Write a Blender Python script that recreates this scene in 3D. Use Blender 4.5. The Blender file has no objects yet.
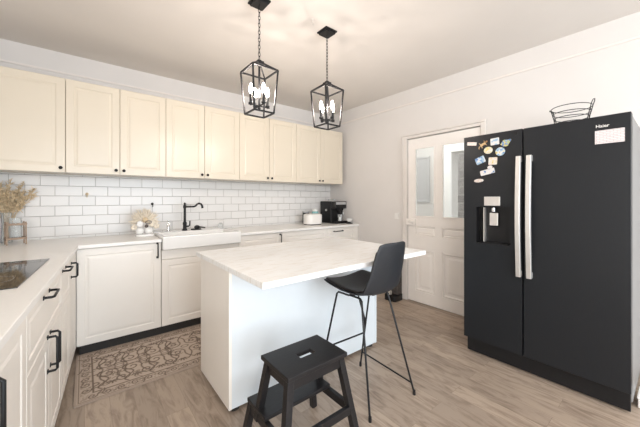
import bpy, math, random
import numpy as np
from mathutils import Vector, Matrix
PI = math.pi
random.seed(7)
SC = bpy.context.scene
COL = SC.collection

# ------------------------------------------------------------------ camera
FPX, YAW, EYE = 292.05, 0.6789, 1.2735
cam_data = bpy.data.cameras.new('camera')
cam_data.sensor_width = 36.0
cam_data.lens = 36.0 * FPX / 640.0
cam_data.shift_y = -(213.5 - 199.04) / 640.0
cam_data.clip_start = 0.02
cam = bpy.data.objects.new('camera', cam_data)
COL.objects.link(cam)
cam.location = (0, 0, EYE)
cam.rotation_euler = (PI / 2, 0, -YAW)
SC.camera = cam

# ------------------------------------------------------------------ world, daylight, exposure
world = bpy.data.worlds.new('daylight')
SC.world = world
world.use_nodes = True
bgn = world.node_tree.nodes['Background']
bgn.inputs['Color'].default_value = (0.96, 0.97, 1.0, 1)
bgn.inputs['Strength'].default_value = 2.2
SC.view_settings.view_transform = 'Standard'
SC.view_settings.look = 'None'
SC.view_settings.gamma = 1.0
SC.view_settings.use_curve_mapping = False
SC.view_settings.exposure = -0.05


def area(name, loc, target, sx, sy, watts, color):
    d = bpy.data.lights.new(name, 'AREA')
    d.shape = 'RECTANGLE'; d.size = sx; d.size_y = sy
    d.energy = watts; d.color = color
    o = bpy.data.objects.new(name, d); COL.objects.link(o)
    o.location = loc
    o.rotation_euler = (Vector(target) - Vector(loc)).to_track_quat('-Z', 'Y').to_euler()
    return o


area('window_daylight', (1.0, -2.62, 1.35), (1.0, 3, 1.2), 2.9, 2.2, 128, (0.76, 0.89, 1.0))
area('side_fill', (-1.24, -1.6, 1.5), (2, 1.0, 1.0), 1.4, 1.5, 110, (1.0, 0.95, 0.90))  # unseen fill light added at left to brighten faces turned that way
area('hall_fill', (3.75, 2.3, 2.55), (4.7, 2.4, 1.2), 0.5, 0.5, 12, (1.0, 0.96, 0.90))  # fill added in the hall to brighten the white frame behind the door
BULB_STRENGTH = 265.0

# ------------------------------------------------------------------ materials
MATS = {}


def nodes_of(m):
    nt = m.node_tree
    return nt, nt.nodes['Principled BSDF']


def mat(name, color, rough=0.5, metal=0.0, var=0.03, scale=12.0, bump=0.0, stretch=(1, 1, 1), coat=0.0, spec=0.5):
    """principled surface with a slight procedural variation of its own colour"""
    if name in MATS:
        return MATS[name]
    m = bpy.data.materials.new(name); m.use_nodes = True
    nt, p = nodes_of(m)
    p.inputs['Roughness'].default_value = rough
    p.inputs['Metallic'].default_value = metal
    p.inputs['Coat Weight'].default_value = coat
    p.inputs['Specular IOR Level'].default_value = spec
    tc = nt.nodes.new('ShaderNodeTexCoord'); mp = nt.nodes.new('ShaderNodeMapping')
    mp.inputs['Scale'].default_value = stretch
    nz = nt.nodes.new('ShaderNodeTexNoise'); nz.inputs['Scale'].default_value = scale; nz.inputs['Detail'].default_value = 4
    nt.links.new(tc.outputs['Object'], mp.inputs['Vector']); nt.links.new(mp.outputs[0], nz.inputs['Vector'])
    rp = nt.nodes.new('ShaderNodeValToRGB')
    c = color
    rp.color_ramp.elements[0].position = 0.3; rp.color_ramp.elements[1].position = 0.7
    rp.color_ramp.elements[0].color = tuple(max(0, x * (1 - var)) for x in c) + (1,)
    rp.color_ramp.elements[1].color = tuple(min(1, x * (1 + var)) for x in c) + (1,)
    nt.links.new(nz.outputs['Fac'], rp.inputs['Fac'])
    nt.links.new(rp.outputs['Color'], p.inputs['Base Color'])
    if bump:
        b = nt.nodes.new('ShaderNodeBump'); b.inputs['Strength'].default_value = bump; b.inputs['Distance'].default_value = 0.004
        nt.links.new(nz.outputs['Fac'], b.inputs['Height']); nt.links.new(b.outputs['Normal'], p.inputs['Normal'])
    MATS[name] = m
    return m


def glass(name, color=(0.95, 0.97, 0.97), rough=0.02, mix=0.25):
    m = bpy.data.materials.new(name); m.use_nodes = True
    nt, p = nodes_of(m)
    p.inputs['Base Color'].default_value = color + (1,)
    p.inputs['Roughness'].default_value = rough
    p.inputs['Transmission Weight'].default_value = 0.0
    p.inputs['Specular IOR Level'].default_value = 0.6
    tr = nt.nodes.new('ShaderNodeBsdfTransparent'); tr.inputs['Color'].default_value = color + (1,)
    mx = nt.nodes.new('ShaderNodeMixShader')
    fr = nt.nodes.new('ShaderNodeFresnel'); fr.inputs['IOR'].default_value = 1.45
    ad = nt.nodes.new('ShaderNodeMath'); ad.operation = 'MULTIPLY_ADD'
    ad.inputs[1].default_value = 0.9; ad.inputs[2].default_value = mix
    nt.links.new(fr.outputs[0], ad.inputs[0])
    nt.links.new(ad.outputs[0], mx.inputs[0])
    nt.links.new(tr.outputs[0], mx.inputs[1]); nt.links.new(p.outputs[0], mx.inputs[2])
    nt.links.new(mx.outputs[0], nt.nodes['Material Output'].inputs['Surface'])
    MATS[name] = m
    return m


def emitter(name, color, strength):
    m = bpy.data.materials.new(name); m.use_nodes = True
    nt, p = nodes_of(m)
    p.inputs['Base Color'].default_value = (1, 1, 1, 1)
    p.inputs['Emission Color'].default_value = color + (1,)
    p.inputs['Emission Strength'].default_value = strength
    MATS[name] = m
    return m


def brick_mat(name, swap, bw, rh, c1, c2, mortar, msize, msmooth, rough, bump, grain=None, coords='Object', dist=0.004, offset=0.5, coat=0.0, spec=0.5, shift=(0, 0, 0)):
    """swap: which object axes feed the brick texture (u, v)"""
    m = bpy.data.materials.new(name); m.use_nodes = True
    nt, p = nodes_of(m)
    tc = nt.nodes.new('ShaderNodeTexCoord')
    sp = nt.nodes.new('ShaderNodeSeparateXYZ'); cb = nt.nodes.new('ShaderNodeCombineXYZ')
    nt.links.new(tc.outputs[coords], sp.inputs[0])
    nt.links.new(sp.outputs[swap[0]], cb.inputs['X']); nt.links.new(sp.outputs[swap[1]], cb.inputs['Y'])
    shf = nt.nodes.new('ShaderNodeVectorMath'); shf.operation = 'ADD'; shf.inputs[1].default_value = shift
    nt.links.new(cb.outputs[0], shf.inputs[0])
    br = nt.nodes.new('ShaderNodeTexBrick')
    br.offset = offset
    br.inputs['Scale'].default_value = 1.0
    br.inputs['Brick Width'].default_value = bw; br.inputs['Row Height'].default_value = rh
    br.inputs['Color1'].default_value = c1 + (1,); br.inputs['Color2'].default_value = c2 + (1,)
    br.inputs['Mortar'].default_value = mortar + (1,)
    br.inputs['Mortar Size'].default_value = msize; br.inputs['Mortar Smooth'].default_value = msmooth
    nt.links.new(shf.outputs[0], br.inputs['Vector'])
    col = br.outputs['Color']
    if grain:
        mp = nt.nodes.new('ShaderNodeMapping'); mp.inputs['Scale'].default_value = grain['scale']
        # shift the grain plank by plank
        nt.links.new(tc.outputs[coords], mp.inputs['Vector'])
        vadd = nt.nodes.new('ShaderNodeVectorMath'); vadd.operation = 'MULTIPLY_ADD'
        vadd.inputs[1].default_value = (37, 37, 37)
        nt.links.new(br.outputs['Color'], vadd.inputs[0]); nt.links.new(mp.outputs[0], vadd.inputs[2])
        nz = nt.nodes.new('ShaderNodeTexNoise'); nz.inputs['Scale'].default_value = 1.0
        nz.inputs['Detail'].default_value = 6; nz.inputs['Roughness'].default_value = 0.62; nz.inputs['Distortion'].default_value = grain.get('distort', 0.6)
        nt.links.new(vadd.outputs[0], nz.inputs['Vector'])
        rp = nt.nodes.new('ShaderNodeValToRGB')
        rp.color_ramp.elements[0].position = grain['lo']; rp.color_ramp.elements[1].position = grain['hi']
        rp.color_ramp.elements[0].color = grain['dark'] + (1,); rp.color_ramp.elements[1].color = (1, 1, 1, 1)
        nt.links.new(nz.outputs['Fac'], rp.inputs['Fac'])
        mx = nt.nodes.new('ShaderNodeMix'); mx.data_type = 'RGBA'; mx.blend_type = 'MULTIPLY'
        mx.inputs['Factor'].default_value = 1.0
        nt.links.new(col, mx.inputs['A']); nt.links.new(rp.outputs['Color'], mx.inputs['B'])
        col = mx.outputs['Result']
    nt.links.new(col, p.inputs['Base Color'])
    p.inputs['Roughness'].default_value = rough
    p.inputs['Coat Weight'].default_value = coat
    p.inputs['Specular IOR Level'].default_value = spec
    if bump:
        b = nt.nodes.new('ShaderNodeBump'); b.inputs['Strength'].default_value = bump; b.inputs['Distance'].default_value = dist
        b.invert = True
        nt.links.new(br.outputs['Fac'], b.inputs['Height']); nt.links.new(b.outputs['Normal'], p.inputs['Normal'])
    MATS[name] = m
    return m


M_WALL = mat('wall_paint', (0.71, 0.68, 0.655), 0.75, var=0.015, scale=3, bump=0.05)
M_CEIL = mat('ceiling_paint', (0.76, 0.715, 0.67), 0.85, var=0.02, scale=2)
M_TRIM = mat('trim_paint', (0.80, 0.75, 0.71), 0.5, var=0.01)
M_DOOR = mat('door_paint', (0.87, 0.835, 0.80), 0.45, var=0.01)
M_CASING = mat('casing_paint', (0.745, 0.705, 0.67), 0.5, var=0.01)
M_CREAM = mat('cream_lacquer', (0.725, 0.645, 0.525), 0.27, var=0.012, scale=4)
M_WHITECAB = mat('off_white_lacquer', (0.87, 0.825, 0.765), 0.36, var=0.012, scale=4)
M_CARCASS = mat('cabinet_carcass', (0.78, 0.75, 0.70), 0.5)
M_BLACK = mat('black_metal', (0.009, 0.009, 0.010), 0.42, var=0.1, spec=0.35)
M_BLACKWOOD = mat('black_stained_wood', (0.012, 0.011, 0.012), 0.40, var=0.35, scale=9, stretch=(3, 18, 18), bump=0.08, spec=0.35)
M_PLINTH = mat('dark_plinth', (0.02, 0.018, 0.016), 0.6)
M_WORKTOP = mat('white_worktop', (0.88, 0.86, 0.83), 0.30, var=0.015, scale=60)
M_CERAMIC = mat('white_ceramic', (0.85, 0.84, 0.82), 0.12, var=0.01, coat=0.5)
M_CHROME = mat('chrome', (0.75, 0.75, 0.75), 0.15, metal=1.0)
M_STEEL = mat('brushed_steel', (0.80, 0.78, 0.75), 0.34, metal=0.75, var=0.04, scale=30, stretch=(8, 8, 0.6))
M_FRIDGE = mat('anthracite_fridge', (0.012, 0.0135, 0.016), 0.38, spec=0.32, var=0.08, scale=30, stretch=(10, 10, 0.5))
M_FRIDGESIDE = mat('grey_fridge_side', (0.23, 0.225, 0.22), 0.45, metal=0.1)
M_FRIDGETOE = mat('black_plastic', (0.008, 0.008, 0.009), 0.45, var=0.1, spec=0.35)
M_SHELL = mat('charcoal_plastic_shell', (0.020, 0.022, 0.026), 0.46, var=0.06, spec=0.4)
M_PAD = mat('black_leather', (0.016, 0.011, 0.010), 0.36, var=0.15, scale=80, bump=0.15)
M_PANELTINT = mat('island_panel_cool_light', (0.70, 0.745, 0.775), 0.45, var=0.01)  # white panel with the window's cool light mixed into its colour
M_PAPER = mat('white_paper', (0.85, 0.82, 0.80), 0.7)
M_CORK = mat('wood_frame', (0.36, 0.26, 0.19), 0.6, var=0.2, scale=20)
M_STRAW = mat('dried_grass', (0.66, 0.52, 0.34), 0.85, var=0.25, scale=40)
M_PETAL = mat('cream_petal', (0.80, 0.72, 0.60), 0.8, var=0.15, scale=40)
M_TEAL = mat('teal_plastic', (0.25, 0.50, 0.50), 0.25, var=0.1)
M_APPL = mat('white_appliance', (0.84, 0.81, 0.77), 0.3, var=0.01)
M_PLASTICW = mat('white_plastic', (0.82, 0.80, 0.77), 0.35, var=0.01)
M_BRASS = mat('pale_brass', (0.75, 0.62, 0.42), 0.3, metal=0.9)
M_STONEFRAME = mat('bright_white_paint', (0.88, 0.88, 0.86), 0.5, var=0.01)
M_BROWN = mat('brown_body', (0.055, 0.045, 0.040), 0.6, var=0.3, scale=50)
M_GREYPANEL = mat('grey_panel', (0.42, 0.42, 0.42), 0.5)
M_HALL = mat('hall_paint', (0.60, 0.585, 0.56), 0.7)
M_GLASS = glass('clear_glass', (0.97, 0.98, 0.98), 0.02, 0.10)
M_PANE = glass('door_glass', (0.93, 0.94, 0.93), 0.05, 0.06)
M_BULB = emitter('lit_bulb', (1.0, 0.88, 0.78), BULB_STRENGTH)
M_TILE = brick_mat('metro_tile', ('X', 'Z'), 0.2, 0.0945, (0.80, 0.785, 0.765), (0.765, 0.75, 0.73), (0.50, 0.48, 0.46), 0.0026, 0.6, 0.22, 0.8, dist=0.005, coat=0.0, spec=0.4, shift=(0.114, -0.925 + 0.0945 * 10, 0))
M_FLOOR = brick_mat('plank_floor', ('Y', 'X'), 0.95, 0.125, (0.47, 0.368, 0.286), (0.355, 0.277, 0.215), (0.30, 0.23, 0.18), 0.0012, 0.3, 0.40, 0.15,
                    grain={'scale': (24, 4.5, 6), 'lo': 0.33, 'hi': 0.54, 'dark': (0.60, 0.57, 0.55), 'distort': 0.9}, dist=0.002)
M_ISLTOP = brick_mat('pale_strip_laminate', ('X', 'Y'), 0.55, 0.07, (0.90, 0.90, 0.895), (0.875, 0.87, 0.86), (0.86, 0.85, 0.83), 0.0005, 0.2, 0.35, 0.0,
                     grain={'scale': (7, 42, 10), 'lo': 0.38, 'hi': 0.49, 'dark': (0.88, 0.85, 0.81)})
M_STONE = brick_mat('stone_wall', ('Y', 'Z'), 0.34, 0.17, (0.55, 0.52, 0.49), (0.40, 0.38, 0.37), (0.62, 0.60, 0.57), 0.02, 0.5, 0.9, 0.6,
                    grain={'scale': (5, 5, 5), 'lo': 0.3, 'hi': 0.7, 'dark': (0.6, 0.6, 0.6)}, dist=0.03)
M_HOB = mat('black_hob_glass', (0.030, 0.026, 0.023), 0.05, var=0.02, spec=0.6)


def attr_mat(name, attr, ramp, rough):
    m = bpy.data.materials.new(name); m.use_nodes = True
    nt, p = nodes_of(m)
    a = nt.nodes.new('ShaderNodeAttribute'); a.attribute_name = attr
    tc = nt.nodes.new('ShaderNodeTexCoord')
    nz = nt.nodes.new('ShaderNodeTexNoise'); nz.inputs['Scale'].default_value = 220; nz.inputs['Detail'].default_value = 2
    nt.links.new(tc.outputs['Object'], nz.inputs['Vector'])
    ma = nt.nodes.new('ShaderNodeMath'); ma.operation = 'MULTIPLY_ADD'; ma.inputs[1].default_value = 0.35; ma.inputs[2].default_value = -0.17
    nt.links.new(nz.outputs['Fac'], ma.inputs[0])
    ad = nt.nodes.new('ShaderNodeMath'); ad.operation = 'ADD'
    nt.links.new(a.outputs['Fac'], ad.inputs[0]); nt.links.new(ma.outputs[0], ad.inputs[1])
    rp = nt.nodes.new('ShaderNodeValToRGB')
    e = rp.color_ramp.elements
    e[0].position, e[0].color = ramp[0][0], ramp[0][1] + (1,)
    e[1].position, e[1].color = ramp[-1][0], ramp[-1][1] + (1,)
    for pos, c in ramp[1:-1]:
        n = e.new(pos); n.color = c + (1,)
    nt.links.new(ad.outputs[0], rp.inputs['Fac']); nt.links.new(rp.outputs['Color'], p.inputs['Base Color'])
    p.inputs['Roughness'].default_value = rough
    p.inputs['Specular IOR Level'].default_value = 0.1
    return m


M_RUG = attr_mat('woven_rug', 'pattern', [(0.0, (0.53, 0.435, 0.36)), (0.45, (0.39, 0.31, 0.255)), (1.0, (0.155, 0.118, 0.095))], 0.95)


def print_mat(name, colors, scale=60, seed=0.0):
    """small printed picture: patches of the given colours"""
    m = bpy.data.materials.new(name); m.use_nodes = True
    nt, p = nodes_of(m)
    tc = nt.nodes.new('ShaderNodeTexCoord'); mp = nt.nodes.new('ShaderNodeMapping'); mp.inputs['Location'].default_value = (seed, seed * 1.7, seed * 0.3)
    nz = nt.nodes.new('ShaderNodeTexNoise'); nz.inputs['Scale'].default_value = scale; nz.inputs['Detail'].default_value = 1.5
    nt.links.new(tc.outputs['Object'], mp.inputs[0]); nt.links.new(mp.outputs[0], nz.inputs['Vector'])
    rp = nt.nodes.new('ShaderNodeValToRGB'); rp.color_ramp.interpolation = 'CONSTANT'
    e = rp.color_ramp.elements
    n = len(colors)
    e[0].position, e[0].color = 0.0, colors[0] + (1,)
    e[1].position, e[1].color = 0.62, colors[-1] + (1,)
    for i in range(1, n - 1):
        k = e.new(0.40 + 0.22 * (i - 1) / max(1, n - 2)); k.color = colors[i] + (1,)
    nt.links.new(nz.outputs['Fac'], rp.inputs['Fac']); nt.links.new(rp.outputs['Color'], p.inputs['Base Color'])
    p.inputs['Roughness'].default_value = 0.4
    return m


# ------------------------------------------------------------------ mesh builder
class MB:
    def __init__(s):
        s.v = []; s.f = []

    def add(s, verts, faces):
        o = len(s.v)
        s.v += [tuple(v) for v in verts]
        s.f += [tuple(i + o for i in f) for f in faces]
        return s

    def box(s, x0, x1, y0, y1, z0, z1):
        v = [(x0, y0, z0), (x1, y0, z0), (x1, y1, z0), (x0, y1, z0), (x0, y0, z1), (x1, y0, z1), (x1, y1, z1), (x0, y1, z1)]
        return s.add(v, [(0, 3, 2, 1), (4, 5, 6, 7), (0, 1, 5, 4), (1, 2, 6, 5), (2, 3, 7, 6), (3, 0, 4, 7)])

    def beam(s, p, q, w, h, side=(1, 0, 0), w2=None, h2=None):
        """rectangular bar from p to q; w along `side`, h across"""
        p, q = Vector(p), Vector(q)
        d = (q - p).normalized(); a = Vector(side); a = (a - d * a.dot(d)).normalized(); b = d.cross(a)
        w2 = w if w2 is None else w2; h2 = h if h2 is None else h2
        v = []
        for c, ww, hh in ((p, w, h), (q, w2, h2)):
            for i, j in ((-1, -1), (1, -1), (1, 1), (-1, 1)):
                v.append(c + a * (i * ww / 2) + b * (j * hh / 2))
        return s.add(v, [(0, 3, 2, 1), (4, 5, 6, 7), (0, 1, 5, 4), (1, 2, 6, 5), (2, 3, 7, 6), (3, 0, 4, 7)])

    def tube(s, pts, r, seg=8, closed=False):
        pts = [Vector(p) for p in pts]; n = len(pts)
        rr = r if isinstance(r, (list, tuple)) else [r] * n
        rings = []; up = None
        for i, p in enumerate(pts):
            if closed: d = pts[(i + 1) % n] - pts[i - 1]
            else: d = pts[min(i + 1, n - 1)] - pts[max(i - 1, 0)]
            d.normalize()
            if up is None:
                up = Vector((0, 0, 1)) if abs(d.z) < 0.9 else Vector((1, 0, 0))
            a = (up - d * up.dot(d)).normalized(); up = a; b = d.cross(a)
            rings.append([p + (a * math.cos(2 * PI * k / seg) + b * math.sin(2 * PI * k / seg)) * rr[i] for k in range(seg)])
        v = [x for R in rings for x in R]; f = []
        m = n if closed else n - 1
        for i in range(m):
            for k in range(seg):
                a0 = i * seg + k; a1 = i * seg + (k + 1) % seg; j = (i + 1) % n
                f.append((a0, a1, j * seg + (k + 1) % seg, j * seg + k))
        if not closed:
            f.append(tuple(range(seg))[::-1]); f.append(tuple((n - 1) * seg + k for k in range(seg)))
        return s.add(v, f)

    def lathe(s, prof, cx=0, cy=0, seg=20, sx=1, sy=1):
        v = []; f = []
        n = len(prof)
        for r, z in prof:
            for k in range(seg):
                v.append((cx + r * sx * math.cos(2 * PI * k / seg), cy + r * sy * math.sin(2 * PI * k / seg), z))
        for i in range(n - 1):
            for k in range(seg):
                f.append((i * seg + k, i * seg + (k + 1) % seg, (i + 1) * seg + (k + 1) % seg, (i + 1) * seg + k))
        if prof[0][0] > 1e-4: f.append(tuple(range(seg))[::-1])
        if prof[-1][0] > 1e-4: f.append(tuple((n - 1) * seg + k for k in range(seg)))
        return s.add(v, f)

    def prism(s, poly, z0, z1):
        n = len(poly)
        v = [(x, y, z0) for x, y in poly] + [(x, y, z1) for x, y in poly]
        f = [tuple(range(n))[::-1], tuple(range(n, 2 * n))]
        f += [(i, (i + 1) % n, n + (i + 1) % n, n + i) for i in range(n)]
        return s.add(v, f)

    def ball(s, c, rx, ry=None, rz=None, seg=10, rings=6):
        ry = ry or rx; rz = rz or rx
        v = []; f = []
        for i in range(rings + 1):
            t = PI * i / rings
            for k in range(seg):
                a = 2 * PI * k / seg
                v.append((c[0] + rx * math.sin(t) * math.cos(a), c[1] + ry * math.sin(t) * math.sin(a), c[2] - rz * math.cos(t)))
        for i in range(rings):
            for k in range(seg):
                f.append((i * seg + k, i * seg + (k + 1) % seg, (i + 1) * seg + (k + 1) % seg, (i + 1) * seg + k))
        return s.add(v, f)

    def panel(s, x0, x1, z0, z1, yb, yf, rings):
        """front of a door: nested rectangles (inset, depth behind the front plane yf); back at yb (yb > yf)"""
        loops = [[(x0, yb, z0), (x1, yb, z0), (x1, yb, z1), (x0, yb, z1)]]
        for ins, dep in rings:
            loops.append([(x0 + ins, yf + dep, z0 + ins), (x1 - ins, yf + dep, z0 + ins), (x1 - ins, yf + dep, z1 - ins), (x0 + ins, yf + dep, z1 - ins)])
        v = [p for L in loops for p in L]; f = [(3, 2, 1, 0)]
        for i in range(len(loops) - 1):
            for k in range(4):
                f.append((i * 4 + k, i * 4 + (k + 1) % 4, (i + 1) * 4 + (k + 1) % 4, (i + 1) * 4 + k))
        n = len(loops) - 1
        f.append(tuple(n * 4 + k for k in range(4)))
        return s.add(v, f)

    def xf(s, M, start=0):
        for i in range(start, len(s.v)):
            s.v[i] = tuple(M @ Vector(s.v[i]))
        return s

    def build(s, name, m, parent=None, bevel=0.0, smooth=None, loc=None, rotz=0.0, segs=2, sub=0, solid=0.0):
        me = bpy.data.meshes.new(name)
        me.from_pydata(s.v, [], s.f); me.update()
        me.validate()
        import bmesh
        b = bmesh.new(); b.from_mesh(me); bmesh.ops.recalc_face_normals(b, faces=b.faces); b.to_mesh(me); b.free()
        me.materials.append(m)
        if smooth is not None:
            for p in me.polygons: p.use_smooth = True
            me.set_sharp_from_angle(angle=math.radians(smooth))
        o = bpy.data.objects.new(name, me); COL.objects.link(o)
        if parent is not None: o.parent = parent
        if loc is not None: o.location = loc
        if rotz: o.rotation_euler = (0, 0, rotz)
        if solid:
            md = o.modifiers.new('thickness', 'SOLIDIFY'); md.thickness = solid; md.offset = 0
        if sub:
            md = o.modifiers.new('smooth', 'SUBSURF'); md.levels = sub; md.render_levels = sub
        if bevel:
            md = o.modifiers.new('bevel', 'BEVEL'); md.width = bevel; md.segments = segs; md.limit_method = 'ANGLE'; md.angle_limit = math.radians(40)
            if smooth is None:
                for p in me.polygons: p.use_smooth = True
                md.harden_normals = True
        return o


def tag(o, label, cat, group=None, kind=None):
    o['label'] = label; o['category'] = cat
    if group: o['group'] = group
    if kind: o['kind'] = kind
    return o


def thing(name, label, cat, loc=(0, 0, 0), rotz=0.0, group=None):
    o = bpy.data.objects.new(name, None); COL.objects.link(o)
    o.empty_display_size = 0.05
    o.location = loc; o.rotation_euler = (0, 0, rotz)
    return tag(o, label, cat, group)


def struct(name, mb, m, parent=None, bevel=0.0, **kw):
    o = mb.build(name, m, parent, bevel, **kw)
    if parent is None: o['kind'] = 'structure'
    return o


def copy_tree(o, parent=None):
    c = o.copy(); COL.objects.link(c)
    if parent is not None: c.parent = parent
    for ch in list(o.children): copy_tree(ch, c)
    return c


def arc(c, r, a0, a1, n, plane='xz'):
    out = []
    for i in range(n + 1):
        a = a0 + (a1 - a0) * i / n
        x, y = r * math.cos(a), r * math.sin(a)
        out.append({'xz': (c[0] + x, c[1], c[2] + y), 'xy': (c[0] + x, c[1] + y, c[2]), 'yz': (c[0], c[1] + x, c[2] + y)}[plane])
    return out


def rounded(x0, x1, y0, y1, r, n=4):
    p = []
    for cx, cy, a in ((x1 - r, y1 - r, 0), (x0 + r, y1 - r, PI / 2), (x0 + r, y0 + r, PI), (x1 - r, y0 + r, 3 * PI / 2)):
        for i in range(n + 1):
            t = a + PI / 2 * i / n
            p.append((cx + r * math.cos(t), cy + r * math.sin(t)))
    return p


# ------------------------------------------------------------------ the room
XR, YB, H = 3.191, 3.69, 2.659
YF = -2.5
TL = 0.07                                    # the left run is not quite square to the back wall
def wall_x(y): return -0.672 + TL * (y - 3.049)
def front_x(y): return -0.052 + TL * (y - 3.049)
def top_x(y): return -0.036 + TL * (y - 3.053)
ALPHA = math.atan(TL)

struct('floor', MB().box(-1.45, XR + 0.02, YF - 0.1, YB + 0.02, -0.1, 0.0), M_FLOOR)
struct('ceiling', MB().box(-1.45, XR + 0.15, YF - 0.2, YB + 0.15, H, H + 0.12), M_CEIL)
struct('wall_back', MB().box(-1.0, XR + 0.15, YB, YB + 0.14, -0.05, H), M_WALL)
# wall on the right with the doorway
DY0, DY1, DH = 1.30, 2.185, 2.03
wr = MB().box(XR, XR + 0.14, DY1, YB, -0.05, H).box(XR, XR + 0.14, YF - 0.1, DY0, -0.05, H).box(XR, XR + 0.14, DY0, DY1, DH, H)
struct('wall_right', wr, M_WALL)
# wall on the left: unseen opening behind the camera, added for the side fill
wl = MB()
def lw(y0, y1, z0, z1):
    wl.prism([(wall_x(y0) - 0.14, y0), (wall_x(y0), y0), (wall_x(y1), y1), (wall_x(y1) - 0.14, y1)], z0, z1)
lw(YF - 0.1, -2.35, -0.05, H); lw(-0.85, YB + 0.1, -0.05, H); lw(-2.35, -0.85, -0.05, 0.75); lw(-2.35, -0.85, 2.25, H)
struct('wall_left', wl, M_WALL)
wf = MB().box(-1.4, -0.5, YF - 0.14, YF, -0.05, H).box(2.5, XR + 0.14, YF - 0.14, YF, -0.05, H).box(-0.5, 2.5, YF - 0.14, YF, 2.45, H).box(-0.5, 2.5, YF - 0.14, YF, -0.05, 0.22)
struct('wall_front', wf, M_WALL)


def window(name, w, h, panes, loc, rotz):
    t = MB()
    t.box(0, 0.06, -0.03, 0.03, 0, h).box(w - 0.06, w, -0.03, 0.03, 0, h).box(0.06, w - 0.06, -0.03, 0.03, 0, 0.06).box(0.06, w - 0.06, -0.03, 0.03, h - 0.06, h)
    for i in range(1, panes): t.box(w * i / panes - 0.035, w * i / panes + 0.035, -0.03, 0.03, 0.06, h - 0.06)
    o = struct(name, t, M_STONEFRAME, bevel=0.006, loc=loc, rotz=rotz)
    return o


window('window_1', 3.0, 2.23, 3, (-0.5, YF - 0.07, 0.22), 0)
window('added_side_window', 1.5, 1.5, 2, (wall_x(-2.35) - 0.07, -2.35, 0.75), PI / 2 - ALPHA)  # unseen frame added around the side fill's opening

# picture rail under the ceiling
struct('trim_1', MB().box(XR - 0.012, XR, YF, YB - 0.012, 2.46, 2.48), M_TRIM, bevel=0.004)
struct('trim_2', MB().box(-0.6, XR, YB - 0.012, YB, 2.46, 2.48), M_TRIM, bevel=0.004)
struct('baseboard_right', MB().box(XR - 0.016, XR, 2.25, 3.04, 0, 0.11).box(XR - 0.016, XR, YF, 0.1, 0, 0.11), M_TRIM, bevel=0.004)
# backsplash tiles
struct('trim_3', MB().box(-0.63, XR, YB - 0.010, YB, 0.903, 1.504), M_TILE)

# --- the door with two panes
door = bpy.data.objects.new('door_1', None); COL.objects.link(door); door['kind'] = 'structure'
door.location = (XR, DY1, 0); door.rotation_euler = (0, 0, -PI / 2)
LW = 0.875                                  # leaf width; local x runs towards the fridge, local -y into the room
leaf = MB()
ly0, ly1 = 0.0, 0.04
for a, b in ((0.01, 0.106), (0.372, 0.458), (0.78, LW)): leaf.box(a, b, ly0, ly1, 0.01, 2.02)
for a, b in ((0.106, 0.372), (0.458, 0.78)):
    for z0, z1 in ((0.01, 0.144), (0.66, 0.83), (0.945, 1.055), (1.90, 2.02)): leaf.box(a, b, ly0, ly1, z0, z1)
    leaf.panel(a, b, 0.144, 0.66, 0.030, 0.012, [(0, 0), (0.018, -0.008), (0.03, 0.006), (0.055, 0.006), (0.075, -0.002)])
# long horizontal panel under the lock rail
leaf.panel(0.106, 0.372, 0.83, 0.945, 0.030, 0.012, [(0, 0), (0.012, -0.008), (0.02, 0.004), (0.035, -0.002)])
leaf.panel(0.458, 0.78, 0.83, 0.945, 0.030, 0.012, [(0, 0), (0.012, -0.008), (0.02, 0.004), (0.035, -0.002)])
leaf.build('door_leaf', M_DOOR, door)
for a, b in ((0.106, 0.372), (0.458, 0.78)):
    bead = MB()
    bead.box(a, a + 0.014, -0.008, 0.0, 1.055, 1.90).box(b - 0.014, b, -0.008, 0.0, 1.055, 1.90).box(a + 0.014, b - 0.014, -0.008, 0.0, 1.055, 1.069).box(a + 0.014, b - 0.014, -0.008, 0.0, 1.886, 1.90)
    g = MB().box(a, b, 0.018, 0.022, 1.055, 1.90).build('pane', M_PANE, door)
    bead.build('glazing_bead', M_DOOR, g, 0.003)
cas = MB()
cas.box(-0.055, 0.0, -0.022, 0.0, 0, 2.063).box(0.885, 0.935, -0.022, 0.0, 0, 2.09).box(0.0, 0.885, -0.022, 0.0, 2.03, 2.063)
cas.box(-0.066, -0.055, -0.032, 0.0, 0, 2.075).box(-0.055, 0.925, -0.032, 0.0, 2.063, 2.075)
cas.build('door_casing', M_CASING, door, 0.004)
lk = MB().box(0.0, 0.125, -0.035, 0.0, 0.95, 1.03).build('lock_box', M_DOOR, door, 0.005)
MB().tube([(0.06, -0.035, 1.0), (0.06, -0.07, 1.0), (0.10, -0.075, 0.998), (0.14, -0.07, 0.992)], 0.008, 8).build('door_handle', M_PLASTICW, lk, smooth=50)
MB().box(0.085, 0.10, -0.038, -0.03, 0.963, 0.985).build('keyhole_cover', M_STEEL, lk, 0.003)

# --- the place behind the door
XH = 4.7
struct('floor_hall', MB().box(XR + 0.02, 6.6, 0.2, 4.6, -0.1, 0.0), M_HALL)
hall = MB().box(XH, XH + 0.2, 2.37, 4.6, 0, 2.7).box(XH, XH + 0.2, 0.2, 1.35, 0, 2.7).box(XH, XH + 0.2, 1.35, 2.37, 2.04, 2.7).box(XH, XH + 0.2, 1.35, 2.37, 0, 0.3)
hall.box(XR + 0.14, XH, 4.4, 4.55, 0, 2.7)
struct('wall_hall', hall, M_HALL)
hf = MB().box(XH - 0.05, XH, 2.37, 2.54, 0.25, 2.16).box(XH - 0.05, XH, 1.18, 1.35, 0.25, 2.16).box(XH - 0.05, XH, 1.35, 2.37, 2.04, 2.16).box(XH - 0.05, XH, 1.35, 2.37, 0.25, 0.33)
struct('window_3', hf, M_STONEFRAME, bevel=0.01)
struct('wall_outside', MB().box(6.0, 6.3, 0.2, 4.6, 0, 3.2), M_STONE)
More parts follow.
